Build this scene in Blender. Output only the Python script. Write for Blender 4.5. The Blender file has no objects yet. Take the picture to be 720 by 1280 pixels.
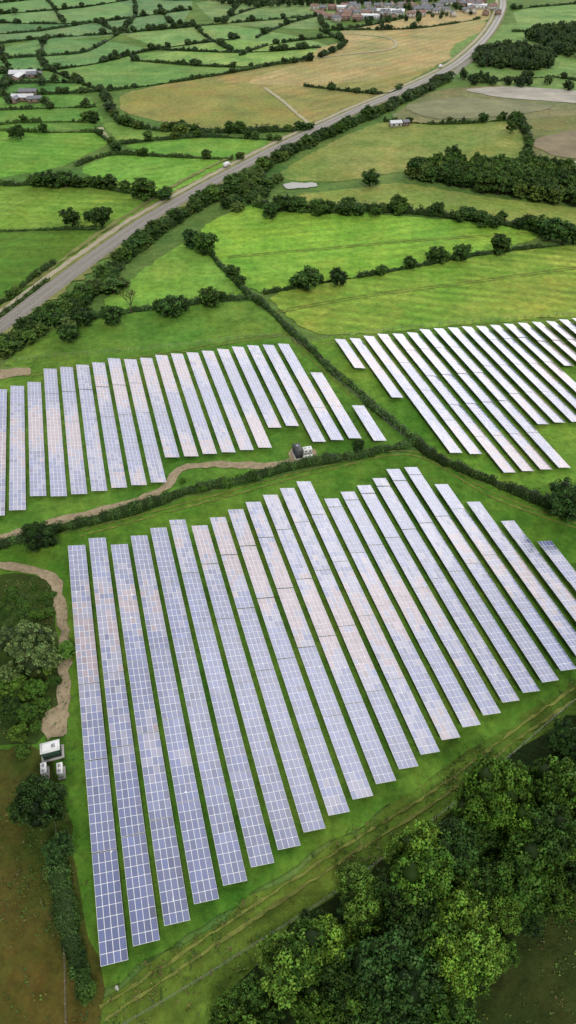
import bpy, math, random
import numpy as np
from mathutils import Vector
random.seed(7); rng=np.random.default_rng(7)
scene=bpy.context.scene
COL=scene.collection
# ---------------------------------------------------------------- camera / image coordinates
H=120.0; F=870.0; HOR=-167.0
PIT=math.atan((640-HOR)/F)            # camera depression
cs,sn=math.cos(PIT),math.sin(PIT)
def G(u,v,z=0.0):
    """image pixel, cast through the camera -> ground metres on the horizontal plane at height z"""
    X=u-360.0;Y=640.0-v
    down=F*sn-Y*cs
    t=(H-z)/down
    return (X*t,(Y*sn+F*cs)*t)
def scale_at(v,z=0):                  # image pixels per metre
    return (F*sn-(640.0-v)*cs)/(H-z)
cam_d=bpy.data.cameras.new("camera");cam=bpy.data.objects.new("camera",cam_d);COL.objects.link(cam)
cam.location=(0,0,H);cam.rotation_euler=(math.pi/2-PIT,0,0)
cam_d.sensor_fit='VERTICAL';cam_d.sensor_height=36;cam_d.lens=F/1280*36
cam_d.clip_start=1;cam_d.clip_end=30000
scene.camera=cam
scene.view_settings.view_transform='Standard';scene.view_settings.look='None';scene.view_settings.exposure=0
# ---------------------------------------------------------------- colours
KE=1.34
def s2l(c):
    c=c/255.0
    return c/12.92 if c<=0.04045 else ((c+0.055)/1.055)**2.4
def C(r,g,b,k=KE): return (s2l(r)/k,s2l(g)/k,s2l(b)/k,1.0)
def g(r,g_,b):
    a=np.array(C(r,g_,b)[:3]);a=a*np.array([1.02,.92,.95]);l=a@np.array([.3,.6,.1]);a=a*.92+l*.08
    return (float(a[0]),float(a[1]),float(a[2]),1.0)
# ---------------------------------------------------------------- material helpers
def newmat(name):
    m=bpy.data.materials.new(name);m.use_nodes=True
    nt=m.node_tree;return m,nt,nt.nodes["Principled BSDF"]
def N(nt,typ,**kw):
    n=nt.nodes.new(typ)
    for k,v in kw.items(): setattr(n,k,v)
    return n
def noise(nt,scale,detail=4,rough=0.6,vec=None):
    n=N(nt,'ShaderNodeTexNoise');n.inputs['Scale'].default_value=scale;n.inputs['Detail'].default_value=detail;n.inputs['Roughness'].default_value=rough
    if vec is not None: nt.links.new(vec,n.inputs['Vector'])
    return n.outputs['Fac']
def mrange(nt,val,a,b,c,d):
    n=N(nt,'ShaderNodeMapRange');nt.links.new(val,n.inputs[0])
    for i,x in enumerate((a,b,c,d)): n.inputs[i+1].default_value=x
    return n.outputs[0]
def mathn(nt,op,a,b=None):
    n=N(nt,'ShaderNodeMath',operation=op)
    for i,x in enumerate((a,b)):
        if x is None: continue
        if isinstance(x,(int,float)): n.inputs[i].default_value=x
        else: nt.links.new(x,n.inputs[i])
    return n.outputs[0]
def mixc(nt,fac,a,b,blend='MIX'):
    n=N(nt,'ShaderNodeMix',data_type='RGBA',blend_type=blend)
    if isinstance(fac,(int,float)): n.inputs[0].default_value=fac
    else: nt.links.new(fac,n.inputs[0])
    for i,x in ((6,a),(7,b)):
        if isinstance(x,tuple): n.inputs[i].default_value=x
        else: nt.links.new(x,n.inputs[i])
    return n.outputs[2]
def scalec(nt,col,val):
    n=N(nt,'ShaderNodeVectorMath',operation='SCALE');nt.links.new(col,n.inputs[0]);nt.links.new(val,n.inputs['Scale']);return n.outputs[0]
def simple(name,col,rough=0.8,var=0.25,scale=1.0,metal=0,spec=0.3,bump=0):
    m,nt,p=newmat(name)
    pos=N(nt,'ShaderNodeNewGeometry').outputs['Position']
    f=mrange(nt,noise(nt,scale,4,.65,pos),0.25,0.75,1-var,1+var)
    rgb=N(nt,'ShaderNodeRGB');rgb.outputs[0].default_value=col
    nt.links.new(scalec(nt,rgb.outputs[0],f),p.inputs['Base Color'])
    p.inputs['Roughness'].default_value=rough;p.inputs['Metallic'].default_value=metal;p.inputs['Specular IOR Level'].default_value=spec
    return m
# grass field material -------------------------------------------------------
def field_mat():
    m,nt,p=newmat("meadow_grass")
    L=nt.links
    pos=N(nt,'ShaderNodeNewGeometry').outputs['Position']
    a=N(nt,'ShaderNodeAttribute',attribute_name='colA').outputs['Color']
    b=N(nt,'ShaderNodeAttribute',attribute_name='colB').outputs['Color']
    d=N(nt,'ShaderNodeAttribute',attribute_name='rowdir').outputs['Vector']
    n1=mrange(nt,noise(nt,0.014,4,.62,pos),.42,.58,0,1)
    n1b=mrange(nt,noise(nt,0.09,4,.7,pos),.40,.60,0,1)
    f=mathn(nt,'ADD',mathn(nt,'MULTIPLY',n1,.55),mathn(nt,'MULTIPLY',n1b,.45))
    col=mixc(nt,f,a,b)
    # drier straw-coloured patches
    dry=mathn(nt,'MULTIPLY',mrange(nt,noise(nt,0.03,5,.76,pos),.48,.66,0,1),.6)
    col=mixc(nt,dry,col,mixc(nt,1.0,col,(1.42,1.02,1.0,1),'MULTIPLY'))
    lush=mathn(nt,'MULTIPLY',mrange(nt,noise(nt,0.021,5,.7,pos),.52,.36,0,1),.7)
    col=mixc(nt,lush,col,mixc(nt,1.0,col,(.64,.84,.8,1),'MULTIPLY'))
    sep=N(nt,'ShaderNodeSeparateXYZ');L.new(d,sep.inputs[0])
    flat=N(nt,'ShaderNodeVectorMath',operation='MULTIPLY');L.new(d,flat.inputs[0]);flat.inputs[1].default_value=(1,1,0)
    dot=N(nt,'ShaderNodeVectorMath',operation='DOT_PRODUCT');L.new(flat.outputs[0],dot.inputs[0]);L.new(pos,dot.inputs[1])
    wob=mathn(nt,'MULTIPLY',noise(nt,.02,2,.5,pos),5.0)
    sw=mathn(nt,'SINE',mathn(nt,'ADD',dot.outputs['Value'],wob))
    brk=mrange(nt,noise(nt,.05,3,.6,pos),.35,.7,0,1.6)
    st=mathn(nt,'ADD',1.0,mathn(nt,'MULTIPLY',mathn(nt,'MULTIPLY',sw,sep.outputs[2]),brk))
    g1=mrange(nt,noise(nt,.045,4,.7,pos),.3,.7,.78,1.22)
    g2=mrange(nt,noise(nt,.35,6,.82,pos),.25,.75,.48,1.52)
    k=mathn(nt,'MULTIPLY',mathn(nt,'MULTIPLY',g2,st),g1)
    col=scalec(nt,col,k)
    L.new(col,p.inputs['Base Color']);p.inputs['Roughness'].default_value=.95;p.inputs['Specular IOR Level'].default_value=.1
    bp=N(nt,'ShaderNodeBump');bp.inputs['Strength'].default_value=.6;bp.inputs['Distance'].default_value=.5
    L.new(noise(nt,1.3,2,.7,pos),bp.inputs['Height']);L.new(bp.outputs[0],p.inputs['Normal'])
    return m
M_field=field_mat()
def leaf_mat():
    m,nt,p=newmat("foliage")
    L=nt.links
    a=N(nt,'ShaderNodeAttribute',attribute_name='Col').outputs['Color']
    oi=N(nt,'ShaderNodeObjectInfo')
    k=mrange(nt,oi.outputs['Random'],0,1,.68,1.4)
    col=scalec(nt,a,k)
    wn=N(nt,'ShaderNodeTexWhiteNoise',noise_dimensions='1D');L.new(oi.outputs['Random'],wn.inputs['W'])
    warm=mixc(nt,mathn(nt,'MULTIPLY',wn.outputs[0],.55),col,mixc(nt,1.0,col,(1.35,1.2,.6,1),'MULTIPLY'))
    L.new(warm,p.inputs['Base Color']);p.inputs['Roughness'].default_value=.6;p.inputs['Specular IOR Level'].default_value=.12
    return m
M_leaf=leaf_mat()
M_bark=simple("bark",(.07,.05,.035,1),.95,.4,3)
def glass_mat():
    m,nt,p=newmat("solar_glass")
    L=nt.links
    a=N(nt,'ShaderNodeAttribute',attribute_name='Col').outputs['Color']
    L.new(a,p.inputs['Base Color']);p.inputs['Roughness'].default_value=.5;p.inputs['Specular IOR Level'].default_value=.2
    gl=N(nt,'ShaderNodeBsdfGlossy');gl.inputs['Color'].default_value=(.96,.94,.96,1);gl.inputs['Roughness'].default_value=.17
    fr=N(nt,'ShaderNodeFresnel');fr.inputs[0].default_value=2.1
    mx=N(nt,'ShaderNodeMixShader');L.new(fr.outputs[0],mx.inputs[0]);L.new(p.outputs[0],mx.inputs[1]);L.new(gl.outputs[0],mx.inputs[2])
    L.new(mx.outputs[0],nt.nodes['Material Output'].inputs[0])
    return m
M_glass=glass_mat()
M_alu=simple("aluminium_frame",(.78,.78,.80,1),.45,.06,2,metal=0,spec=.6)
M_steel=simple("galvanised_steel",(.35,.36,.37,1),.5,.15,4,metal=.6)
M_gravel=simple("gravel_track",C(168,152,122),.95,.4,1.2)
M_ballast=simple("rail_ballast",C(150,146,134),.95,.25,.9)
M_worn=simple("worn_grass",C(124,132,60),.95,.5,.5)
M_rail=simple("rail_steel",(.20,.17,.15,1),.4,.2,2,metal=.6)
M_conc=simple("concrete",(.40,.39,.36,1),.9,.15,2)
M_white=simple("white_painted_metal",(.72,.73,.72,1),.5,.08,2)
M_green=simple("green_painted_metal",(.03,.07,.045,1),.5,.1,2)
M_dgrey=simple("dark_grey_metal",(.05,.055,.055,1),.5,.1,2)
M_dark=simple("dark_opening",(.02,.022,.025,1),.35,.1,2)
M_brick=simple("red_brick",(.27,.19,.15,1),.9,.2,1)
M_tile=simple("clay_roof_tile",(.26,.16,.13,1),.85,.25,.8)
M_slate=simple("slate_roof",(.18,.19,.21,1),.7,.2,.8)
M_sheet=simple("pale_roof_sheet",(.58,.60,.61,1),.5,.12,.3)
M_wood=simple("weathered_wood",(.22,.18,.13,1),.9,.25,3)
M_rubber=simple("tyre_rubber",(.02,.02,.02,1),.8,.1,3)
mw,ntw,pw=newmat("pond_water");pw.inputs['Base Color'].default_value=(.23,.23,.20,1);pw.inputs['Roughness'].default_value=.3;pw.inputs['Specular IOR Level'].default_value=.2
bpn=N(ntw,'ShaderNodeBump');bpn.inputs['Strength'].default_value=.1;ntw.links.new(noise(ntw,30),bpn.inputs['Height']);ntw.links.new(bpn.outputs[0],pw.inputs['Normal'])
# ---------------------------------------------------------------- mesh helpers
def quads_mesh(name,V,Q,mats,midx=None,col=None,tris=None):
    me=bpy.data.meshes.new(name)
    V=np.asarray(V,dtype=np.float32);Q=np.asarray(Q,dtype=np.int32).reshape(-1,4)
    me.vertices.add(len(V));me.vertices.foreach_set('co',V.ravel())
    me.loops.add(Q.size);me.loops.foreach_set('vertex_index',Q.ravel())
    me.polygons.add(len(Q));me.polygons.foreach_set('loop_start',np.arange(0,Q.size,4,dtype=np.int32))
    me.polygons.foreach_set('loop_total',np.full(len(Q),4,dtype=np.int32))
    if midx is not None: me.polygons.foreach_set('material_index',np.asarray(midx,dtype=np.int32))
    for m in mats: me.materials.append(m)
    me.update(calc_edges=True)
    if col is not None:
        at=me.attributes.new('Col','FLOAT_COLOR','FACE')
        c=np.ones((len(Q),4),dtype=np.float32);c[:,:3]=col;at.data.foreach_set('color',c.ravel())
    return me
def obj(name,me,parent=None,loc=(0,0,0)):
    o=bpy.data.objects.new(name,me);COL.objects.link(o);o.location=loc
    if parent is not None:o.parent=parent
    return o
class MB:
    """mesh builder made of boxes / quads with materials"""
    def __init__(s): s.V=[];s.Q=[];s.M=[];s.n=0;s.mats=[]
    def mi(s,m):
        if m not in s.mats:s.mats.append(m)
        return s.mats.index(m)
    def quad(s,a,b,c,d,m):
        s.V+= [a,b,c,d];s.Q.append((s.n,s.n+1,s.n+2,s.n+3));s.M.append(s.mi(m));s.n+=4
    def box(s,c,d,m,rot=0,taper=1.0):
        x,y,z=d[0]/2,d[1]/2,d[2]/2;ca,sa=math.cos(rot),math.sin(rot);P=[]
        for k,zz in ((1,-z),(taper,z)):
            for (i,j) in ((-x,-y),(x,-y),(x,y),(-x,y)):
                i*=k;j*=k
                P.append((c[0]+i*ca-j*sa,c[1]+i*sa+j*ca,c[2]+zz))
        n=s.n;s.V+=P
        for q in ((3,2,1,0),(4,5,6,7),(0,1,5,4),(1,2,6,5),(2,3,7,6),(3,0,4,7)):
            s.Q.append(tuple(n+i for i in q));s.M.append(s.mi(m))
        s.n+=8
    def cyl(s,a,b,r0,r1,m,k=8):
        a=Vector(a);b=Vector(b);d=(b-a).normalized()
        u=d.orthogonal().normalized();w=d.cross(u);n=s.n
        for p,r in ((a,r0),(b,r1)):
            for i in range(k):
                t=2*math.pi*i/k;s.V.append(tuple(p+u*math.cos(t)*r+w*math.sin(t)*r))
        for i in range(k):
            j=(i+1)%k;s.Q.append((n+i,n+j,n+k+j,n+k+i));s.M.append(s.mi(m))
        for base in (n,n+k):
            for i in range(1,k-2,2):
                s.Q.append((base,base+i,base+i+1,base+i+2));s.M.append(s.mi(m))
        s.n+=2*k
    def make(s,name): return quads_mesh(name,np.array(s.V),np.array(s.Q),s.mats,s.M)
# ---------------------------------------------------------------- ground & fields
def field_mesh(name,pts3,A,B,rd=(0,0,0)):
    me=bpy.data.meshes.new(name);me.from_pydata(pts3,[],[list(range(len(pts3)))])
    me.update()
    if me.polygons[0].normal.z<0: me.flip_normals()
    for an,c in (('colA',A),('colB',B)):
        at=me.attributes.new(an,'FLOAT_COLOR','FACE');at.data[0].color=c
    at=me.attributes.new('rowdir','FLOAT_VECTOR','FACE');at.data[0].vector=rd
    me.materials.append(M_field)
    return me
R=9000
obj("ground",field_mesh("ground",[(-R,-R+2000,0),(R,-R+2000,0),(R,R+2000,0),(-R,R+2000,0)],g(88,134,52),g(112,148,66)))
layer=[0]
def smooth_closed(P,it=1):
    for _ in range(it):
        Q=[]
        for i in range(len(P)):
            a=P[i];b=P[(i+1)%len(P)]
            Q.append((a[0]*.85+b[0]*.15,a[1]*.85+b[1]*.15));Q.append((a[0]*.15+b[0]*.85,a[1]*.15+b[1]*.85))
        P=Q
    return P
def rough_edge(P,step=3.0,amp=.55):
    out=[]
    for i in range(len(P)):
        a=P[i];b=P[(i+1)%len(P)];l=math.hypot(b[0]-a[0],b[1]-a[1]);n=max(1,min(80,int(l/step)))
        for k in range(n):
            t=k/n;out.append((a[0]+(b[0]-a[0])*t+max(-.9,min(.9,random.gauss(0,amp))),a[1]+(b[1]-a[1])*t+max(-.9,min(.9,random.gauss(0,amp)))))
    return out
def field(P,A,B,stripe=None,name="grass_field",step=3.0,amp=.5):
    layer[0]+=1
    z=0.01+0.006*layer[0]
    W=rough_edge(smooth_closed([G(*p) for p in P],1),step,amp)
    rd=(0,0,0)
    if stripe:
        a=G(*stripe[0]);b=G(*stripe[1]);dx,dy=b[0]-a[0],b[1]-a[1];l=math.hypot(dx,dy);w=2*math.pi/stripe[2]
        rd=(-dy/l*w,dx/l*w,stripe[3])
    obj(name,field_mesh(name,[(x,y,z) for x,y in W],A,B,rd))
# --- far fields, the farthest greens paled to carry distance haze
field([(-120,-60),(240,-60),(240,30),(150,45),(-120,60)],g(108,158,98),g(130,172,106))
field([(-60,8),(60,2),(120,-6),(150,8),(120,26),(40,38),(-60,42)],g(96,150,90),g(112,158,94))
field([(0,60),(60,48),(140,52),(190,62),(120,80),(0,92)],g(106,164,88),g(126,172,96))
field([(-40,92),(110,82),(190,64),(280,68),(310,82),(240,100),(130,115),(0,120)],g(108,166,72),g(128,174,86))
field([(-40,94),(55,88),(100,104),(60,118),(-40,120)],g(88,148,66),g(106,156,74))
field([(150,42),(280,30),(370,45),(420,60),(390,70),(300,66),(200,60)],g(122,178,90),g(146,184,102))
field([(165,75),(300,48),(400,62),(395,76),(310,84),(230,82)],g(134,188,82),g(152,192,98),((160,75),(300,50),9,.10))
field([(240,0),(430,-20),(440,20),(400,38),(270,30)],g(112,158,84),g(140,174,102))
field([(0,0),(120,-10),(170,12),(120,28),(0,30)],g(120,178,98),g(130,172,102))
field([(-40,122),(110,118),(130,150),(115,163),(-40,160)],g(92,158,52),g(118,170,68))
field([(-40,163),(120,165),(140,178),(70,212),(-40,228)],g(100,170,42),g(124,180,60),((0,165),(120,170),8,.10))
field([(125,152),(210,160),(240,172),(150,180)],g(118,172,60),g(142,178,80))
field([(150,182),(250,172),(350,175),(345,184),(290,198),(190,192)],g(104,174,48),g(126,182,64))
field([(95,212),(140,194),(200,196),(290,202),(255,222),(205,244),(150,235)],g(110,182,44),g(130,188,64),((100,212),(200,196),8,.10))
field([(-60,232),(100,232),(190,246),(205,252),(160,284),(-60,288)],g(120,172,44),g(138,178,64),((0,240),(190,250),7,.10))
field([(-60,290),(140,288),(90,330),(15,378),(-60,410)],g(102,142,34),g(88,144,38),((0,290),(130,292),9,.10))
# golden fields
field([(150,118),(230,100),(385,74),(490,60),(560,74),(500,108),(400,156),(350,164),(260,166),(150,140)],g(172,168,98),g(150,158,78),((150,120),(380,76),12,.10))
field([(385,74),(400,58),(520,36),(600,24),(625,34),(590,62),(540,84),(470,100),(380,108),(300,104)],g(194,182,120),g(168,170,98),((385,74),(600,24),10,.10))
field([(420,38),(540,16),(612,8),(614,26),(500,40),(430,56)],g(204,188,130),g(186,182,114))
field([(150,118),(260,102),(330,110),(388,158),(350,163),(260,160),(155,142)],g(164,164,86),g(142,158,68))
# right of railway
field([(350,214),(430,170),(480,152),(640,150),(662,178),(645,212),(500,214),(420,228),(360,226)],g(126,160,62),g(156,168,84))
field([(480,150),(540,112),(640,106),(780,122),(780,150),(640,148),(560,156)],g(126,142,86),g(144,148,98))
field([(640,150),(780,140),(780,230),(650,215),(662,180)],g(138,138,86),g(120,142,70))
field([(560,60),(620,30),(780,20),(780,125),(600,104),(570,96)],g(110,160,72),g(136,174,90))
field([(640,12),(780,0),(780,40),(650,40)],g(120,172,82),g(140,180,98))
field([(365,245),(440,236),(500,228),(620,248),(780,268),(780,300),(690,292),(560,268),(430,262),(370,260)],g(138,174,62),g(154,168,80))
field([(248,285),(310,255),(420,265),(560,275),(640,283),(682,294),(610,318),(480,340),(330,368),(300,355),(265,320)],g(126,194,42),g(146,196,56),((265,320),(640,283),7,.10))
field([(330,368),(480,341),(610,319),(720,305),(800,300),(800,388),(720,395),(560,408),(405,422),(370,405)],g(118,178,42),g(156,182,62),((330,368),(610,400),6,.16))
field([(110,392),(232,298),(268,320),(310,370),(262,378)],g(116,180,48),g(132,186,64))
field([(0,455),(75,408),(110,398),(310,374),(345,398),(370,428),(345,428),(20,458)],g(94,152,42),g(118,164,54))
# solar compounds
field([(-100,480),(10,462),(20,455),(350,424),(375,432),(430,478),(490,530),(516,552),(400,580),(300,598),(180,632),(0,684),(-100,705)],g(78,140,32),g(110,156,46))
field([(375,432),(408,421),(560,408),(720,395),(820,388),(820,670),(720,640),(600,598),(545,575),(516,550)],g(86,154,32),g(120,166,46))
field([(-60,695),(120,660),(250,618),(516,560),(600,602),(720,648),(820,680),(820,800),(560,965),(130,1235),(60,1300),(-100,1330)],g(74,136,26),g(108,152,40))
field([(840,770),(720,852),(560,960),(400,1066),(250,1170),(135,1242),(60,1330),(230,1330),(400,1160),(560,1040),(720,900),(840,830)],g(104,130,36),g(90,134,34),((130,1240),(720,860),2.3,.2))
field([(-100,925),(60,935),(88,1020),(95,1100),(130,1260),(120,1340),(-120,1340)],g(66,98,26),g(94,88,34))
field([(-100,716),(40,718),(66,728),(76,790),(72,930),(-100,930)],g(50,80,24),g(76,98,40))
field([(860,840),(720,890),(640,945),(520,1050),(400,1130),(300,1220),(220,1330),(860,1400)],g(38,56,20),g(46,66,24),name="woodland_floor")
field([(860,1090),(720,1120),(640,1172),(575,1210),(560,1330),(860,1400)],g(52,76,26),g(66,78,32))
def patch(P,mat,name,z=.35,amp=.3):
    W=rough_edge(smooth_closed([G(*p) for p in P],2),3,amp)
    me=bpy.data.meshes.new(name);me.from_pydata([(x,y,z) for x,y in W],[],[list(range(len(W)))]);me.update()
    if me.polygons[0].normal.z<0: me.flip_normals()
    me.materials.append(mat);return obj(name,me)
patch([(575,112),(640,108),(780,118),(780,134),(700,128),(620,122)],simple("pale_hardcore",C(184,178,164),.95,.35,.06),"hardcore_yard",.36,.6)
patch([(500,134),(560,122),(640,126),(700,134),(640,146),(540,150)],simple("worn_soil",C(138,140,100),.95,.35,.06),"bare_earth_patch",.37,.6)
patch([(655,176),(780,150),(780,205),(690,196)],simple("brown_soil",C(142,130,100),.95,.35,.06),"bare_earth_patch",.38,.6)
patch([(352,232),(366,228.5),(378,230),(394,229),(398,233),(384,236),(372,235.5),(358,237.5)],mw,"pond",.39)
patch([(668,206),(700,200),(740,206),(740,218),(690,214)],mw,"pond",.40)
patch([(-30,470),(10,462),(38,460),(40,468),(12,474),(-30,482)],M_gravel,"gravel_yard",.36)
patch([(54,895),(84,880),(88,900),(82,922),(58,926),(50,912)],M_gravel,"gravel_yard",.37)
# ---------------------------------------------------------------- ribbons (tracks)
def resample(P,step):
    Q=[P[0]]+list(P)+[P[-1]];res=[]
    for i in range(1,len(Q)-2):
        p0,p1,p2,p3=[np.array(q,float) for q in Q[i-1:i+3]]
        n=max(2,int(np.linalg.norm(p2-p1)/step))
        for k in range(n):
            t=k/n
            res.append(.5*((2*p1)+(-p0+p2)*t+(2*p0-5*p1+4*p2-p3)*t*t+(-p0+3*p1-3*p2+p3)*t**3))
    res.append(np.array(P[-1],float))
    return np.array(res)
def normals2(L):
    T=np.gradient(L,axis=0);T/=np.linalg.norm(T,axis=1)[:,None]+1e-9
    return T,np.stack([T[:,1],-T[:,0]],1)
def ribbon(name,pts,w,z,mat,off=0,step=3,jit=0,thick=0):
    L=resample([G(*p) for p in pts],step);T,Nn=normals2(L)
    w1=w/2+rng.normal(0,jit,len(L));w2=w/2+rng.normal(0,jit,len(L))
    a=L+Nn*(off-w1)[:,None];b=L+Nn*(off+w2)[:,None];n=len(L)
    V=np.zeros((4*n,3));V[:n,:2]=a;V[:n,2]=z;V[n:2*n,:2]=b;V[n:2*n,2]=z
    V[2*n:3*n,:2]=a-Nn*thick*1.2;V[2*n:3*n,2]=z-thick;V[3*n:,:2]=b+Nn*thick*1.2;V[3*n:,2]=z-thick
    Q=[]
    for i in range(n-1):
        Q.append((i,n+i,n+i+1,i+1))
        if thick: Q.append((2*n+i,i,i+1,2*n+i+1));Q.append((n+i,3*n+i,3*n+i+1,n+i+1))
    return obj(name,quads_mesh(name,V,Q,[mat]))
RAIL=[(-90,462),(0,407),(60,362),(120,318),(180,276),(250,236),(300,209),(340,188),(400,159),(450,136),(500,115),(560,86),(588,65),(610,42),(624,18),(627,0),(620,-30)]
M_verge=simple("dry_verge",C(132,138,76),.95,.45,.15)
ribbon("railway_verge",RAIL,15,.34,M_verge,off=-1,jit=1.2)
ribbon("access_road",RAIL,2.6,.42,simple("pale_road",C(184,174,148),.9,.2,.3),off=-6.0,jit=.2)
ribbon("railway_ballast",RAIL,6.8,.8,M_ballast,off=1,thick=.5,jit=.12)
mb=MB()
L=resample([G(*p) for p in RAIL],.9);T,Nn=normals2(L)
for tr in (-.8,2.8):
    for i in range(0,len(L)):
        if L[i][1]<1100:
            c=L[i]+Nn[i]*tr;mb.box((c[0],c[1],.85),(2.4,.3,.12),M_conc,math.atan2(Nn[i][1],Nn[i][0]))
obj("railway_sleepers",mb.make("railway_sleepers"))
for tr in (-.8,2.8):
    for s in (-.72,.72): ribbon("railway_rail",RAIL,.2,1.0,M_rail,off=tr+s,step=4,thick=.09)
ribbon("gravel_track",[(-60,690),(0,674),(60,656),(130,638),(190,620),(213,603),(224,588),(250,582),(300,582),(340,583),(366,578),(374,570)],2.7,.36,M_gravel,jit=.3,step=2)
ribbon("gravel_track",[(-60,700),(0,708),(40,714),(64,722),(75,745),(79,790),(82,840),(78,890),(66,915)],2.3,.36,M_gravel,jit=.25,step=1.5)
M_ft=simple("trodden_path",C(184,178,144),.95,.2,.3)
ribbon("footpath",[(330,110),(352,126),(375,146),(392,160)],2.6,.42,M_ft,jit=.3)
ribbon("footpath",[(385,74),(440,68),(490,61),(486,48),(430,42)],2.6,.42,M_ft,jit=.3)
ribbon("footpath",[(125,160),(132,172),(146,186)],3.0,.42,M_ft,jit=.3)
ribbon("footpath",[(-60,402),(0,378),(50,346),(110,302),(170,262),(230,226),(290,196)],2.2,.42,M_verge,jit=.4)
ribbon("country_lane",[(560,100),(575,86),(600,70),(640,60),(700,55),(780,50)],5,.42,M_ballast)
# wheel ruts in the grass
for pts in ([(128,1268),(250,1186),(400,1086),(560,984),(660,908),(780,826)],[(340,392),(450,372),(600,352),(760,330)],[(285,322),(400,312),(540,300),(660,292)],
            [(30,470),(180,448),(350,420),(380,440),(470,520)],[(400,430),(540,412),(720,399)],[(100,668),(250,628),(400,588),(516,568),(620,622),(760,672)]):
    for o_ in (-.85,.85): ribbon("wheel_rut",pts,.42,.345,M_worn,off=o_,jit=.13,step=1.2)
# ---------------------------------------------------------------- solar arrays
dr=np.array([-341.0,(640-HOR)*sn+F*cs]);dr/=np.linalg.norm(dr)
pr=np.array([dr[1],-dr[0]])
TILT=math.radians(12);TW=3.95;MODL=1.66
def nz(x,y):
    return .22*math.sin(x*.045+1.3)*math.cos(y*.038)+.12*math.sin(x*.11+y*.07)
LAV=np.array([.085,.115,.255]);PINK_REFL=np.array([.265,.205,.24]);PALE=np.array([.33,.32,.39])
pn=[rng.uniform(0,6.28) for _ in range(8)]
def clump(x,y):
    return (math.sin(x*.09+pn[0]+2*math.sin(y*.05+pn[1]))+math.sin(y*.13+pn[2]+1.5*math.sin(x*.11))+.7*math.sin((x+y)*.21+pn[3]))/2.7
def solar_row(s,ytop,ybot):
    zc=1.45
    pt=np.array(G(19+s*(ytop-HOR),ytop,zc));pb=np.array(G(19+s*(ybot-HOR),ybot,zc))
    off=(pt@pr+pb@pr)/2;t0,t1=pb@dr,pt@dr
    nm=max(4,int(round((t1-t0)/MODL)));org=pr*off+dr*t0
    V=[];Q=[];M=[];Cc=[];mw_=TW/4
    def q(p,m,c):
        n=len(V);V.extend(p);Q.append((n,n+1,n+2,n+3));M.append(m);Cc.append(c)
    tabn=10
    for i in range(nm):
        base=org+dr*(i*MODL)
        if i%tabn==0:
            zs=zc+nz(base[0]+dr[0]*8,base[1]+dr[1]*8);tj=rng.normal(0,.008);gap=.12
            shade=rng.normal(1,.05)
        g0=gap if i%tabn==0 else 0
        def P(along,across,h=0):   # across 0 (low,right) .. TW (high,left)
            a=across-TW/2;ct,st=math.cos(TILT+tj),math.sin(TILT+tj)
            w=org+dr*along+pr*(-a*ct+h*st)
            return (w[0],w[1],zs+a*st+h*ct)
        a0=i*MODL+g0;a1=(i+1)*MODL
        q([P(a0,0,-.04),P(a1,0,-.04),P(a1,TW,-.04),P(a0,TW,-.04)][::-1],1,(.2,.2,.2))
        q([P(a0,0),P(a1,0),P(a1,TW),P(a0,TW)],0,(.6,.6,.6))
        q([P(a0,0,-.04),P(a1,0,-.04),P(a1,0),P(a0,0)],0,(.6,)*3);q([P(a0,TW),P(a1,TW),P(a1,TW,-.04),P(a0,TW,-.04)],0,(.6,)*3)
        if i%tabn==0 or i==nm-1:
            ae=a0 if i%tabn==0 else a1
            q([P(ae,0,-.04),P(ae,0),P(ae,TW),P(ae,TW,-.04)],0,(.6,)*3)
        for k in range(4):
            b0=k*mw_+.045;b1=(k+1)*mw_-.045;c0=a0+.045;c1=a1-.045
            jx,jy=rng.normal(0,.006,2)
            cx,cy=base
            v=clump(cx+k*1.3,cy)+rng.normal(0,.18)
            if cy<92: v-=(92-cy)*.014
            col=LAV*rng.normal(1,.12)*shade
            if v>.38: col=PINK_REFL*rng.normal(1,.10)  # cloud reflections painted into the module colour as pinkish patches
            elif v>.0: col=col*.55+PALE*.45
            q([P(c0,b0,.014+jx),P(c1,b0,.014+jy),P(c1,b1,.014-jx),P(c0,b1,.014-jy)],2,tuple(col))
        if i%3==1:
            for ac in (.7,TW-.7):
                x,y,z=P(i*MODL,ac,-.05);w=.06
                for dx,dy in ((w,0),(0,w)):
                    q([(x-dx,y-dy,0),(x+dx,y+dy,0),(x+dx,y+dy,z),(x-dx,y-dy,z)],1,(.3,)*3)
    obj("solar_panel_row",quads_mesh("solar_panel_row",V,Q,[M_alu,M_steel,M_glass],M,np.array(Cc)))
T1=[684,671,678,668,657,651,655,646,636,627,618,609,601,621,614,605,597,589,584,605,626,651,678,705,728,745]
B1=[1205,1180,1155,1128,1105,1082,1060,1038,1017,997,978,960,942,924,908,893,877,865,852,838,824,811,799,787,776,766]
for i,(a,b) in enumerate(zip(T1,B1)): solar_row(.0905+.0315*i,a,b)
T2=[490,485,482,478,460,457,455,452,449,448,446,444,442,440,438,436,434,433,431,430,466,508]
B2=[655,645,638,620,620,617,613,609,606,603,572,571,568,566,563,560,535,533,553,551,549,552]
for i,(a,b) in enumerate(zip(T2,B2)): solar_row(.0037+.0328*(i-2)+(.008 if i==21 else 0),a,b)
T3=[424,421,419,417,416,415,413,412,411,409,408,407,405,404,402,401,400,399,398]
B3=[460,497,566,567,590,588,586,584,530,528,527,525,523,457,456,455,440,438,437]
for i,(a,b) in enumerate(zip(T3,B3)): solar_row(.688+.0325*i,a,b)
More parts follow.
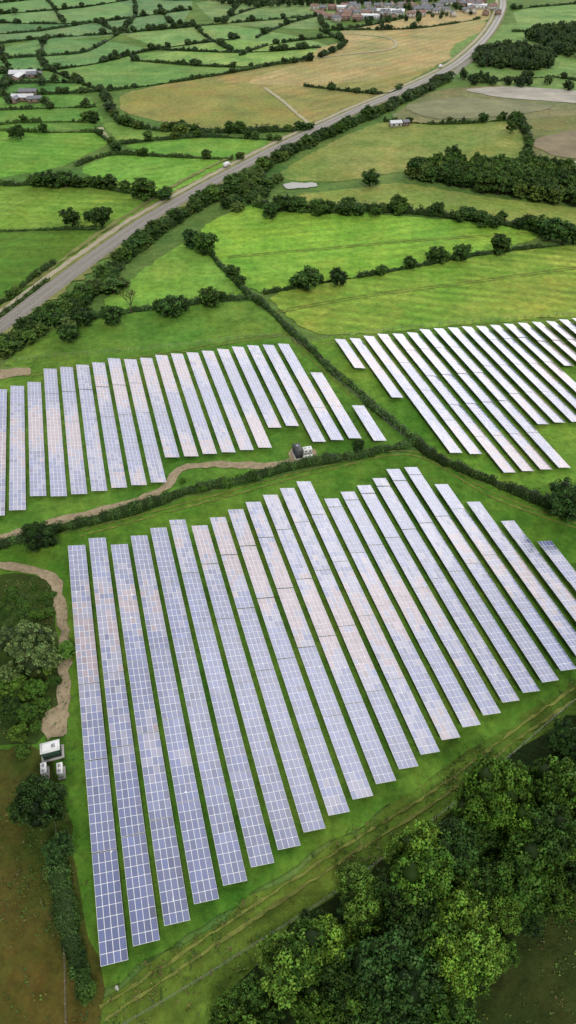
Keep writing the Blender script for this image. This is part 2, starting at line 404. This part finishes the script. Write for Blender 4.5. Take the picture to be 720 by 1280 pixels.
# ---------------------------------------------------------------- foliage
def rand_dirs(n):
    d=rng.normal(size=(n,3));return d/np.linalg.norm(d,axis=1)[:,None]
def leaf_quads(P,Nrm,size):
    n=len(P);r=rand_dirs(n);u=np.cross(Nrm,r);u/=np.linalg.norm(u,axis=1)[:,None]+1e-9;w=np.cross(Nrm,u)
    s=size[:,None]*.5;e=rng.uniform(.55,1,(n,1))
    V=np.stack([P-u*s,P-w*s*e,P+u*s,P+w*s*e],1).reshape(-1,3)
    Q=np.arange(4*n).reshape(n,4);return V,Q
def ico(sub):
    import bmesh
    bm=bmesh.new();bmesh.ops.create_cube(bm,size=2)
    bmesh.ops.subdivide_edges(bm,edges=bm.edges[:],cuts=sub,use_grid_fill=True)
    V=np.array([v.co.normalized() for v in bm.verts]);Q=np.array([[v.index for v in f.verts] for f in bm.faces]);bm.free();return V,Q
SV,SQ=ico(2)
FB=1.36   # foliage brightness
def make_tree(name,nleaf,lsize,base,nl=11,shape=(1,1,.8),cz=1.0,pr_=(.15,.25),seed=0):
    global rng
    old=rng;rng=np.random.default_rng(seed)
    base=np.array(base)*FB
    lobes=[]
    for i in range(nl):
        a=2*math.pi*(i*.382+rng.uniform(-.06,.06));rr=math.sqrt((i+.4)/nl)*.72
        z=cz+shape[2]*(.42-.95*rr*rr)+rng.uniform(-.25,.2)
        lobes.append((np.array([rr*math.cos(a)*shape[0],rr*math.sin(a)*shape[1],z]),rng.uniform(.20,.40)))
    for i in range(4):  # low skirt of foliage
        a=i*1.57+rng.uniform(0,1);lobes.append((np.array([.5*math.cos(a),.5*math.sin(a),cz*.5+rng.uniform(-.05,.1)]),rng.uniform(.27,.36)))
    PC=[];PR=[]
    for c,r in lobes:
        for d in rand_dirs(16):
            if d[2]<-.55: continue
            PC.append(c+d*r*rng.uniform(.7,1.15)*np.array([1,1,.9]));PR.append(rng.uniform(*pr_)*.75)
    PC=np.array(PC);PR=np.array(PR);PT=rng.uniform(.5,1.55,len(PC))
    idx=rng.integers(0,len(PC),nleaf);d=rand_dirs(nleaf);d[:,2]=np.abs(d[:,2])*.9+d[:,2]*.1
    P=PC[idx]+d*(PR[idx]*rng.uniform(.55,1.25,nleaf))[:,None]
    nr=d+rand_dirs(nleaf)*.55;nr/=np.linalg.norm(nr,axis=1)[:,None]
    V,Q=leaf_quads(P,nr,lsize*rng.uniform(.6,1.3,nleaf))
    col=base[None,:]*(PT[idx]*rng.uniform(.7,1.35,nleaf))[:,None]
    col[:,0]*=rng.uniform(.8,1.3,nleaf)
    Vs=[V];Qs=[Q];Cs=[col];Ms=[np.zeros(len(Q),int)];n=len(V)
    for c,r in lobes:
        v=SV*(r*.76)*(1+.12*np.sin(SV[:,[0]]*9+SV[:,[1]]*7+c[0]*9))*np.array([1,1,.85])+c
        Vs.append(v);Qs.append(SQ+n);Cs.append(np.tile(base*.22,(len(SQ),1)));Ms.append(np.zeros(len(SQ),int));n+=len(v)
    mb=MB();top=Vector((0,0,cz*.62));mb.cyl((0,0,-.05),top,.085,.055,M_bark,8)
    for c,r in lobes: mb.cyl(top*rng.uniform(.6,1.0),Vector(c),.035,.012,M_bark,5)
    v=np.array(mb.V);q=np.array(mb.Q);Vs.append(v);Qs.append(q+n);Cs.append(np.full((len(q),3),.05));Ms.append(np.ones(len(q),int))
    rng=old
    return quads_mesh(name,np.vstack(Vs),np.vstack(Qs),[M_leaf,M_bark],np.concatenate(Ms),np.vstack(Cs))
OAK=(.037,.084,.014);DK=(.023,.056,.013);ASH=(.062,.125,.018);WIL=(.080,.130,.044)
near=[make_tree("oak_crown",9500,.085,OAK,12,seed=1),make_tree("oak_crown",9500,.08,DK,14,(1,.9,.9),seed=2),make_tree("ash_crown",9000,.08,ASH,11,(.95,1,1.0),1.1,seed=3),
      make_tree("oak_crown",9500,.085,OAK,10,(1,1,.65),.9,seed=4),make_tree("maple_crown",9000,.08,(.048,.112,.016),13,(.9,1,.95),1.05,seed=5)]
willow=make_tree("willow_crown",11000,.07,WIL,14,(1,1,.9),1.0,(.13,.2),seed=6)
mid=[make_tree("oak_crown_m",2600,.14,DK,10,seed=11),make_tree("oak_crown_m",2600,.14,(.030,.068,.014),11,(1,.9,.8),seed=12),make_tree("ash_crown_m",2600,.14,(.038,.078,.018),9,(1,1,.95),1.1,seed=13),make_tree("hawthorn_crown",2200,.14,(.048,.084,.02),8,(1,1,.6),.8,seed=14)]
far=[make_tree("far_crown",800,.24,(.028,.056,.020),8,cz=.85,seed=21),make_tree("far_crown",800,.24,(.033,.063,.026),8,(1,.9,.7),.85,seed=22),make_tree("far_crown",800,.24,(.040,.072,.030),7,cz=.85,seed=23)]  # leaf colours lightened and blued, distance haze mixed into them
def kindfor(y): return near if y<190 else (mid if y<520 else far)
def spname(me): return "ash_tree" if "ash" in me.name else ("willow_tree" if "willow" in me.name else ("maple_tree" if "maple" in me.name else ("hawthorn_tree" if "hawthorn" in me.name else "oak_tree")))
def tree(u,v,rpx,kind=None,name=None,parent=None,hs=1.0,rm=None):
    R_=rm if rm else rpx/scale_at(v,5)
    x,y=G(u,v,1.0*R_*hs)
    me=random.choice(kind or kindfor(y))
    o=obj(name or spname(me),me,parent,(x,y,0));k=R_/1.0
    o.scale=(k*random.uniform(.92,1.08),k*random.uniform(.92,1.08),k*hs*random.uniform(.85,1.05));o.rotation_euler=(0,0,random.uniform(0,6.28))
    return o
def hedge(pts,w=2.2,h=2.0,base=(.032,.066,.016),trees=0,tr=(2.2,4.0),name="hedge",rough=.5,gaps=0):
    w*=1.0;h*=1.05;base=np.array(base)*1.15
    P0=[G(*p) for p in pts];L=resample(P0,1.5);T,Nn=normals2(L)
    n=len(L);seg=np.linalg.norm(np.diff(L,axis=0),axis=1).sum()
    L=L+Nn*(.35*np.sin(np.arange(n)*.11+rng.uniform(0,6))+.25*np.sin(np.arange(n)*.31))[:,None]
    dist=math.hypot(*L.mean(0));dist=math.sqrt(dist**2+H*H)
    ls=min(max(dist/430,.26),1.3)
    wv=1+rough*np.sin(np.arange(n)*.35+rng.uniform(0,6))*.5+rng.normal(0,rough*.38,n);hv=1+rng.normal(0,rough*.45,n)+rough*.4*np.sin(np.arange(n)*.22+2)
    wv=np.clip(wv,.3,2.4);hv=np.clip(hv,.35,2.2)
    if gaps:
        gp=np.sin(np.arange(n)*.07+rng.uniform(0,6))+np.sin(np.arange(n)*.19+rng.uniform(0,6))
        lo=gp<-1.0;wv[lo]*=.4;hv[lo]*=.3
    prof=[(-.42,0),(-.40,.6),(-.22,.86),(.22,.86),(.40,.6),(.42,0)]
    V=np.zeros((n,6,3))
    for k,(a,b) in enumerate(prof):
        V[:,k,:2]=L+Nn*(a*w*wv)[:,None];V[:,k,2]=b*h*hv
    V=V.reshape(-1,3);Q=[(i*6+k,(i+1)*6+k,(i+1)*6+k+1,i*6+k+1) for i in range(n-1) for k in range(5)]
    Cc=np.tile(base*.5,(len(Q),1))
    m=int(min(60000,seg*(w+1.6*h)*2.0/ls**2))
    i=rng.integers(0,n,m);th=rng.uniform(0,math.pi,m)
    pi_=np.random.default_rng(5).uniform(.5,1.55,n)
    rr=rng.uniform(.85,1.22,m)
    a=np.cos(th)*.5*w*wv[i]*rr;b=(np.sin(th)**.6)*h*hv[i]*.95*rr
    P=np.zeros((m,3));P[:,:2]=L[i]+Nn[i]*a[:,None]+T[i]*rng.uniform(-.9,.9,(m,1));P[:,2]=b+.1
    nr=np.zeros((m,3));nr[:,:2]=Nn[i]*np.cos(th)[:,None];nr[:,2]=np.sin(th)+.2;nr+=rand_dirs(m)*.6;nr/=np.linalg.norm(nr,axis=1)[:,None]
    v2,q2=leaf_quads(P,nr,ls*rng.uniform(.6,1.3,m))
    c2=base[None,:]*(pi_[i]*rng.uniform(.7,1.35,m))[:,None]
    obj(name,quads_mesh(name,np.vstack([V,v2]),np.vstack([np.array(Q),q2+len(V)]),[M_leaf],None,np.vstack([Cc,c2])))
    if trees:
        for _ in range(max(1,int(seg*trees*1.5))):
            j=random.randrange(n);x,y=L[j]+Nn[j]*random.uniform(-.4,.4)*w
            R_=random.uniform(*tr);me=random.choice(kindfor(y))
            o=obj(spname(me),me,None,(x,y,0));k=R_;o.scale=(k,k*random.uniform(.85,1.1),k*random.uniform(.75,1.0));o.rotation_euler=(0,0,random.uniform(0,6.28))
# hedges near / mid
hedge([(-60,702),(0,684),(60,667),(100,657),(180,634),(250,612),(310,600),(400,580),(450,571),(518,556)],2.5,2.0,trees=.012,tr=(1.4,2.2))
hedge([(518,553),(545,575),(600,600),(660,622),(720,642),(800,668)],2.6,2.1)
hedge([(262,318),(300,358),(340,392),(375,428),(420,468),(460,503),(490,528),(516,552)],2.3,1.8,trees=.012,tr=(1.4,2.3))
hedge([(74,1085),(84,1130),(96,1180),(108,1240)],2.4,2.0,rough=.7)
hedge([(112,398),(140,394),(212,385),(262,378),(312,373)],2.2,1.8,trees=.03,tr=(2,3.5),gaps=1)
hedge([(330,368),(400,355),(480,341),(560,326),(610,318),(690,308),(800,298)],1.9,1.5,trees=.01,tr=(2,3),gaps=1)
hedge([(365,262),(430,262),(500,266),(560,272),(640,283),(690,293),(780,298)],3.2,2.8,trees=.08,tr=(2.5,4.5))
hedge([(318,258),(345,262),(400,266),(450,264)],4,3,trees=.12,tr=(3,5))
hedge([(232,296),(250,310),(264,320)],3,2.4,trees=.08,tr=(2.5,4))
hedge([(0,290),(60,288),(130,286)],1.7,1.5,gaps=1)
hedge([(0,232),(90,232),(150,240),(208,248)],2.4,2.2,trees=.06,tr=(2.5,4.5))
hedge([(95,208),(140,194),(200,196),(290,200)],2.0,1.9,trees=.03,gaps=1)
hedge([(150,180),(250,172),(350,176)],2.0,1.9,trees=.05,gaps=1)
hedge([(-30,162),(60,166),(120,165)],2.0,1.9,trees=.03,gaps=1)
hedge([(-30,160),(30,154),(120,153)],2.0,1.9,trees=.03,gaps=1)
hedge([(120,166),(135,178),(150,190)],2.2,2,trees=.05)
hedge([(130,120),(140,140),(160,158),(240,166),(350,165),(392,162)],2.8,2.8,trees=.10,tr=(3,4.5))
hedge([(-40,121),(60,118),(130,114),(240,100),(385,74)],2.0,2.0,trees=.04,gaps=1)
hedge([(640,150),(560,156),(480,152)],2.0,2,trees=.04,gaps=1)
hedge([(640,148),(662,178),(648,212)],3,3,trees=.12,tr=(2.5,4))
for pts,td in [([(-40,95),(60,88),(120,80),(190,63),(300,48)],.06),([(-40,60),(60,48),(150,42),(280,30),(400,20)],.05),
    ([(-40,28),(60,30),(120,28),(240,12)],.05),([(120,28),(150,42)],.05),([(60,48),(50,70),(60,88)],.05),([(190,62),(300,66),(400,60)],.05),
    ([(165,76),(240,82),(310,84),(390,76)],.06),([(240,30),(260,48),(290,64)],.05),([(400,38),(430,56),(400,72)],.07),([(270,28),(330,8),(430,-10)],.05),
    ([(420,38),(520,36),(600,24)],.03),([(400,20),(420,38),(540,16)],.06),([(-40,8),(120,-6),(240,0),(400,-20)],.05),([(0,60),(10,92),(0,120)],.05),
    ([(380,108),(470,118),(500,112)],.03),([(640,12),(780,0)],.05),([(640,40),(780,40)],.06),([(600,104),(700,98),(780,120)],.04),([(60,88),(100,104),(130,116)],.06),
    ([(150,-30),(170,12),(150,42)],.05),([(330,-30),(300,5),(280,30)],.05),([(-40,44),(40,40),(120,28)],.04),([(-40,76),(60,70),(110,64),(150,42)],.04),([(60,0),(80,30)],.04),
    ([(-40,105),(50,104),(100,104)],.04),([(200,10),(215,30),(240,30)],.04),([(320,48),(360,30),(400,20)],.04),([(-40,140),(60,136),(120,134)],.03),([(0,18),(100,10),(160,0)],.04),
    ([(300,70),(340,56),(420,46)],.04)]:
    hedge(pts,1.8,1.8,(.028,.056,.020),trees=td*1.2,tr=(1.8,4.4),gaps=1)  # bluer leaf colour carries distance haze, as in the far crowns
# tree belt on the right of the railway
hedge([(-80,480),(0,440),(50,408),(95,385),(140,340),(180,305),(235,268),(300,232),(350,200),(420,166),(480,140),(560,100)],5.0,2.5,trees=.30,tr=(1.8,4.6),rough=.9)
hedge([(-60,440),(0,398),(60,352)],1.6,1.3)
hedge([(-40,392),(10,374),(45,346),(70,330)],2.0,1.8,trees=.05,tr=(1.8,2.6))
for i in range(34):
    t=random.random();u=-10+150*t;v=438-100*t;tree(u+random.uniform(-8,14),v+random.uniform(-6,12),random.uniform(9,15),hs=.8)
for i in range(28):
    t=random.random();u=285+60*t;v=245-30*t;tree(u+random.uniform(-12,18),v+random.uniform(-6,14),random.uniform(6,10),hs=.85)
for a in [(75,398,14),(102,392,17),(84,414,15),(140,390,16),(212,380,17),(200,380,12),(226,378,12),(262,370,15),(255,302,17),(240,296,14),(292,338,11),(300,350,9),
          (88,270,13),(125,268,15),(110,268,9),(182,233,16),(62,220,14),(45,222,11),(80,222,12),(95,224,10),(170,238,10),(205,242,9),(226,158,11),(24,164,9),(15,165,7),(118,146,8),(463,219,13),(300,192,7),
          (383,347,17),(370,350,10),(422,344,14),(476,336,9),(512,326,10),(550,315,13),(540,318,9),(578,314,13),(628,303,15),(690,283,17),(706,290,15),(674,278,13),(720,290,14),(352,252,13),(338,262,12),
          (400,258,12),(432,258,11),(450,260,10),(470,262,9),(500,260,9),(606,272,12),(575,268,10),(540,262,8),(620,276,9),(650,278,9),(18,12,5),(706,625,26),(448,556,9),(314,595,8),(284,603,8),(50,668,24),(38,672,14),(252,610,7),(228,600,5),
          (640,157,9),(652,152,7),(712,104,8),(563,148,5)]:
    tree(*a,kind=([near[1],near[0]] if a[1]>550 else ([mid[0],mid[1]] if a[1]>200 else None)))
tree(85,408,13,[willow]);tree(255,300,9,[willow])
# bare dead tree
mbt=MB();x0,y0=G(165,392)
def br(a,d,l,r,dep):
    b=a+d*l;mbt.cyl(a,b,r,r*.6,M_bark,5)
    if dep>0:
        for _ in range(4):
            br(b,(d+Vector((random.uniform(-.8,.8),random.uniform(-.8,.8),random.uniform(-.1,.5)))).normalized(),l*.72,r*.55,dep-1)
br(Vector((x0,y0,0)),Vector((0,0,1)),3.2,.3,4)
obj("dead_tree",mbt.make("dead_tree"))
# woodland groups (each one Empty with its trees as children)
def inside(x,y,P):
    c=False;j=len(P)-1
    for i in range(len(P)):
        if (P[i][1]>y)!=(P[j][1]>y) and x<(P[j][0]-P[i][0])*(y-P[i][1])/(P[j][1]-P[i][1])+P[i][0]: c=not c
        j=i
    return c
def wood(P,spacing,rr,kind=None,hs=1.0,name="woodland"):
    e=obj(name,None);W=[G(*p) for p in P];xs=[p[0] for p in W];ys=[p[1] for p in W];k=0
    x=min(xs)
    while x<max(xs):
        y=min(ys)
        while y<max(ys):
            a=x+random.uniform(-.42,.42)*spacing;b=y+random.uniform(-.42,.42)*spacing
            if inside(a,b,W):
                kd=kind or kindfor(b);me=random.choice(kd);R_=random.uniform(*rr)
                o=obj("tree",me,e,(a,b,0));o.scale=(R_,R_*random.uniform(.88,1.1),R_*hs*random.uniform(.85,1.4));o.rotation_euler=(0,0,random.uniform(0,6.28));k+=1
            y+=spacing
        x+=spacing
    return k
k1=wood([(840,850),(720,915),(655,950),(600,1010),(520,1062),(450,1115),(385,1158),(350,1205),(280,1250),(225,1330),(560,1340),(585,1235),(640,1195),(720,1135),(860,1110)],4.6,(2.6,5.8))
print("woodtrees",k1)
wood([(500,220),(560,208),(640,212),(720,218),(800,230),(800,268),(720,262),(640,250),(560,236)],5.0,(3.4,4.8))
wood([(590,72),(625,62),(690,74),(684,90),(640,88),(600,84)],6.5,(4,5.5))
wood([(655,48),(690,38),(780,42),(780,78),(700,72)],7.5,(4,5.5))
wood([(560,98),(610,100),(700,106),(650,110),(580,106)],8,(3,4))
wood([(-20,-5),(60,-18),(200,-25),(200,-20),(60,-8)],10,(3,5))
wood([(250,0),(340,-12),(560,-8),(620,-2),(540,4),(420,8),(300,10)],10,(3,5))
wood([(420,30),(480,14),(600,4),(610,18),(500,32)],18,(2.4,3.8))
# left scrub
for a in [(40,808,32),(12,800,22),(10,842,20),(60,822,18)]: tree(*a,kind=[willow])
for a in [(18,860,20),(44,860,15),(68,850,10),(60,832,12),(82,812,14),(10,885,18),(34,890,16),(52,880,13),(22,915,14),(-10,860,24),(45,908,9),(28,938,10)]: tree(*a,hs=.8)
tree(52,1002,36,kind=[near[1]]);tree(72,1062,22,kind=[near[1]]);tree(25,1012,18,kind=[near[0]])
for i in range(30): tree(random.uniform(-20,66),random.uniform(730,775),random.uniform(4,9),hs=.55,kind=[near[3]],name="bramble_bush")
for i in range(16): t=random.random();tree(74+34*t,1085+155*t,random.uniform(8,14),hs=.7,kind=[near[0],near[1]])
# rough grass tussocks along the unmown margins
def tussocks(polys,dens,size,cols,name="rough_grass"):
    Ps=[];Cs=[]
    for P,dn in polys:
        W=[G(*p) for p in P];xs=[p[0] for p in W];ys=[p[1] for p in W]
        nn=int((max(xs)-min(xs))*(max(ys)-min(ys))*dn)
        for _ in range(nn):
            x,y=random.uniform(min(xs),max(xs)),random.uniform(min(ys),max(ys))
            if math.sin(x*.21+2*math.sin(y*.13))+math.sin(y*.27+x*.1)+random.gauss(0,.6)<-.1: continue
            if inside(x,y,W):
                c=random.choice(cols);k=random.uniform(.7,1.3);r=random.uniform(.2,.6)
                for _ in range(7): Ps.append((x+random.gauss(0,r),y+random.gauss(0,r),random.uniform(.3,.55)));Cs.append([q*k*random.uniform(.75,1.25) for q in c])
    P=np.array(Ps);n=len(P);nr=rand_dirs(n);nr[:,2]=np.abs(nr[:,2])+.4;nr/=np.linalg.norm(nr,axis=1)[:,None]
    v,q=leaf_quads(P,nr,size*rng.uniform(.6,1.4,n));obj(name,quads_mesh(name,v,q,[M_leaf],None,np.array(Cs)))
tussocks([([(720,846),(560,956),(400,1062),(250,1165),(125,1236),(90,1290),(245,1290),(400,1150),(560,1035),(720,892)],.8),
          ([(-40,935),(60,945),(80,1100),(110,1280),(-40,1280)],.35),([(0,722),(60,730),(74,790),(70,920),(0,920)],.6),
          ([(88,700),(94,900),(120,1235),(98,1235),(82,1100),(78,930),(80,780)],.35),
          ([(600,1190),(720,1130),(800,1130),(800,1300),(570,1300)],.5)],1,.32,[(.11,.15,.035),(.07,.13,.03),(.14,.125,.045),(.05,.10,.022)])
# ---------------------------------------------------------------- fences
def fence(pts,name="post_and_wire_fence",sp=3.0,h=1.5):
    L=resample([G(*p) for p in pts],sp);mb=MB()
    for i,p in enumerate(L):
        mb.box((p[0],p[1],h/2),(.12,.12,h),M_wood,0,.9)
        if i:
            q=L[i-1]
            for z in (.4,.8,1.2,1.45): mb.cyl((q[0],q[1],z),(p[0],p[1],z),.009,.009,M_steel,4)
    obj(name,mb.make(name))
fence([(150,1285),(230,1238),(300,1194),(430,1110),(560,1012),(640,944),(720,876),(800,820)])
fence([(84,1280),(78,1100),(60,960)])
fence([(0,462),(20,452),(200,436),(355,424),(430,484),(505,548)])
fence([(405,424),(560,406),(720,394),(800,390)])
# ---------------------------------------------------------------- equipment
def place(name,u,v,rot): 
    x,y=G(u,v);e=obj(name,None,None,(x,y,.0));e.rotation_euler=(0,0,rot);return e
def child(par,name,mb): return obj(name,mb.make(name),par)
def transformer_cabin(u,v,rot,L=3.2,W=1.9,Hh=2.3,roofm=None,wallm=None):
    roofm=roofm or M_white;wallm=wallm or M_green
    e=place("transformer_cabin",u,v,rot)
    m=MB();m.box((0,0,.5),(L+.8,W+.8,.3),M_conc);child(e,"plinth",m)
    m=MB();m.box((0,0,.65+Hh/2),(L,W,Hh),wallm);child(e,"walls",m)
    m=MB();m.box((0,0,.65+Hh+.08),(L+.25,W+.25,.16),roofm);m.box((0,0,.65+Hh+.2),(L*.9,W*.85,.09),roofm,0,.85)
    m.box((L*.2,0,.65+Hh+.33),(.6,.6,.22),M_steel);child(e,"roof",m)
    m=MB()
    for s in (-1,1):
        for k in (-1,0,1):
            m.box((k*L*.3,s*(W/2+.02),.65+Hh*.45),(L*.24,.05,Hh*.75),wallm)
            for z in range(5): m.box((k*L*.3,s*(W/2+.06),.65+Hh*.3+z*.14),(L*.18,.04,.06),M_dark)
            m.box((k*L*.3+L*.09,s*(W/2+.07),.65+Hh*.5),(.06,.06,.25),M_steel)
    child(e,"louvred_doors",m)
    return e
def inverter(u,v,rot,L=2.0,W=.9,Hh=1.8):
    e=place("inverter_cabinet",u,v,rot)
    m=MB();m.box((0,0,.45),(L+.4,W+.4,.2),M_conc);child(e,"plinth",m)
    m=MB();m.box((0,0,.55+Hh/2),(L,W,Hh),M_white);m.box((0,0,.55+Hh+.05),(L+.16,W+.16,.1),M_white,0,.95);child(e,"casing",m)
    m=MB()
    for s in (-1,1):
        for k in (-1,1):
            m.box((k*L*.24,s*(W/2+.02),.55+Hh*.5),(L*.4,.04,Hh*.8),M_white)
            m.box((k*L*.24,s*(W/2+.05),.55+Hh*.7),(L*.25,.03,.4),M_dark)
    m.box((-L*.25,0,.55+Hh+.16),(.45,.45,.12),M_steel);m.box((L*.25,0,.55+Hh+.16),(.45,.45,.12),M_steel);child(e,"doors_and_fans",m)
a0=math.atan2(pr[1],pr[0])
transformer_cabin(67,944,a0);inverter(58,968,a0+1.57);inverter(78,968,a0+1.57)
patch([(362,562),(392,560),(400,576),(392,584),(364,584)],M_gravel,"gravel_yard",.41)
transformer_cabin(372,570,a0+1.57,3.8,1.9,2.0,M_dgrey,M_dgrey);inverter(384,568,a0,2.4,1.4,1.6);inverter(385,579,a0,2.6,1.5,1.6)
e=place("marker_post",148,1238,0);m=MB();m.box((0,0,.8),(.25,.25,1.6),M_white,0,.9);m.box((0,0,1.68),(.4,.4,.15),M_conc);child(e,"post",m)
# ---------------------------------------------------------------- buildings
def house(name,u,v,L,W,Hh,rot,wall,roof,pitch=.55,chim=True):
    e=place(name,u,v,rot)
    m=MB();m.box((0,0,Hh/2),(L,W,Hh),wall);r=W/2*pitch
    for s in (-1,1):
        x=s*L/2;m.quad((x,-W/2,Hh),(x,W/2,Hh),(x,0,Hh+r),(x,0,Hh+r),wall)
    child(e,"walls",m)
    m=MB();o=.4
    for s in (-1,1):
        a=(-L/2-o,s*(W/2+o),Hh-o*pitch+.05);b=(L/2+o,s*(W/2+o),Hh-o*pitch+.05);c=(L/2+o,0,Hh+r+.06);d=(-L/2-o,0,Hh+r+.06)
        m.quad(a,b,c,d,roof);m.quad(*[(p[0],p[1],p[2]-.15) for p in (d,c,b,a)],roof)
    child(e,"roof",m)
    m=MB()
    for s in (-1,1):
        nwin=max(2,int(L/3.2))
        for k in range(nwin):
            x=-L/2+(k+.5)*L/nwin
            for z in ([Hh*.3,Hh*.75] if Hh>4.5 else [Hh*.55]):
                m.box((x,s*(W/2+.02),z),(1.1,.06,1.1),M_dark);m.box((x,s*(W/2+.05),z-.6),(1.3,.12,.08),M_white)
    child(e,"windows",m)
    m=MB();m.box((L*.12,W/2+.03,1.05),(1.0,.08,2.1),M_wood);child(e,"door",m)
    if chim:
        m=MB();m.box((L*.35,0,Hh+r+.4),(.7,.7,1.5),M_brick);child(e,"chimney",m)
M_render=simple("cream_render",(.5,.48,.43,1),.9,.08,.5)
for i in range(84):
    t=random.random();u=392+225*t+random.uniform(-10,10);v=21-10*t+random.uniform(-10,8)
    house("brick_house" ,u,v,random.uniform(7,10),random.uniform(5.5,6.5),random.uniform(3.8,4.8),random.uniform(-.4,.4)+(1.57 if random.random()<.3 else 0),random.choice([M_brick,M_render,M_render]),random.choice([M_tile,M_slate,M_slate]))
for u,v,l,w in ((488,18,30,14),(462,24,20,10),(520,20,16,9),(596,11,22,10),(430,13,18,10)):
    house("warehouse",u,v,l,w,4,random.uniform(-.2,.2),M_sheet,M_sheet,.2,False)
for u,v,l,w,r_ in ((30,96,20,9,.1),(44,97,11,7,.2),(22,100,13,6,1.5),(30,126,15,7,.0),(44,128,9,6,.3),(20,128,10,5,1.4),(36,119,12,6,.1)):
    house("farm_barn",u,v,l,w,3,r_,M_slate if l>15 else M_brick,M_sheet if l>12 else M_slate,.4,False)
for a in [(52,100,6),(12,100,6),(55,124,7),(10,122,7),(62,130,6),(48,92,5)]: tree(*a)
house("farm_barn",494,158,7,5,2.6,.2,M_render,M_sheet,.4,False);house("farm_barn",506,157,4,4,2.6,.5,M_brick,M_slate,.4,False)
# vehicles
def van(u,v,name="white_van"):
    x,y=G(u,v);e=obj(name,None,None,(x,y,.45))
    i=np.argmin(np.linalg.norm(LL-np.array([x,y]),axis=1));p=LL[i]-NN[i]*6.0;e.location=(p[0],p[1],.43);e.rotation_euler=(0,0,math.atan2(TT[i][1],TT[i][0]))
    m=MB();m.box((-.6,0,1.35),(3.6,1.9,1.8),M_white,0,.94);m.box((1.75,0,.95),(1.3,1.88,1.0),M_white,0,.96);m.box((1.45,0,1.75),(.95,1.7,.75),M_white,0,.8);child(e,"body",m)
    m=MB();m.box((1.9,0,1.7),(.25,1.45,.5),M_dark);child(e,"windscreen",m)
    m=MB()
    for sx in (-1.6,1.6):
        for sy in (-.85,.85): m.cyl((sx,sy-.12,.36),(sx,sy+.12,.36),.36,.36,M_rubber,12)
    child(e,"wheels",m)
LL=resample([G(*p) for p in RAIL],2);TT,NN=normals2(LL)
van(296,212);van(556,86)
# ---------------------------------------------------------------- light
w=bpy.data.worlds.new("World");scene.world=w;w.use_nodes=True;nt=w.node_tree
bg=nt.nodes["Background"];L=nt.links
SE=math.radians(46);SA=math.radians(172)  # elevation; azimuth clockwise from +Y
sky=N(nt,'ShaderNodeTexSky',sky_type='NISHITA',sun_disc=False);sky.sun_elevation=SE;sky.sun_rotation=SA
tc=N(nt,'ShaderNodeTexCoord')
dirv=tc.outputs['Generated']
cl=noise(nt,2.2,7,.6,dirv)
fac=mrange(nt,cl,.36,.60,.6,1.0)
# added unseen sky glow to whiten far panels by reflection, thinner grey cloud overhead
dp=N(nt,'ShaderNodeVectorMath',operation='DOT_PRODUCT');L.new(dirv,dp.inputs[0]);bd=Vector((.42,.82,.34)).normalized();dp.inputs[1].default_value=bd
added_glow=mrange(nt,dp.outputs['Value'],.70,.97,0,1)
mult=mrange(nt,noise(nt,4.0,5,.6,dirv),.3,.7,.70,1.30)
cc=mathn(nt,'MULTIPLY',mathn(nt,'ADD',5.0,mathn(nt,'MULTIPLY',added_glow,27.0)),mult)
cr=N(nt,'ShaderNodeCombineColor');L.new(cc,cr.inputs[0]);L.new(mathn(nt,'MULTIPLY',cc,.985),cr.inputs[1]);L.new(mathn(nt,'MULTIPLY',cc,.985),cr.inputs[2])
L.new(mixc(nt,fac,sky.outputs[0],cr.outputs[0]),bg.inputs[0]);bg.inputs[1].default_value=.115
sd=bpy.data.lights.new("sun",'SUN');sd.energy=1.7;sd.angle=math.radians(10);sd.color=(1,.97,.91)
so=obj("sun",sd);d=Vector((math.sin(SA)*math.cos(SE),math.cos(SA)*math.cos(SE),math.sin(SE)))
so.rotation_euler=d.to_track_quat('Z','Y').to_euler()
print("objs",len(bpy.data.objects))
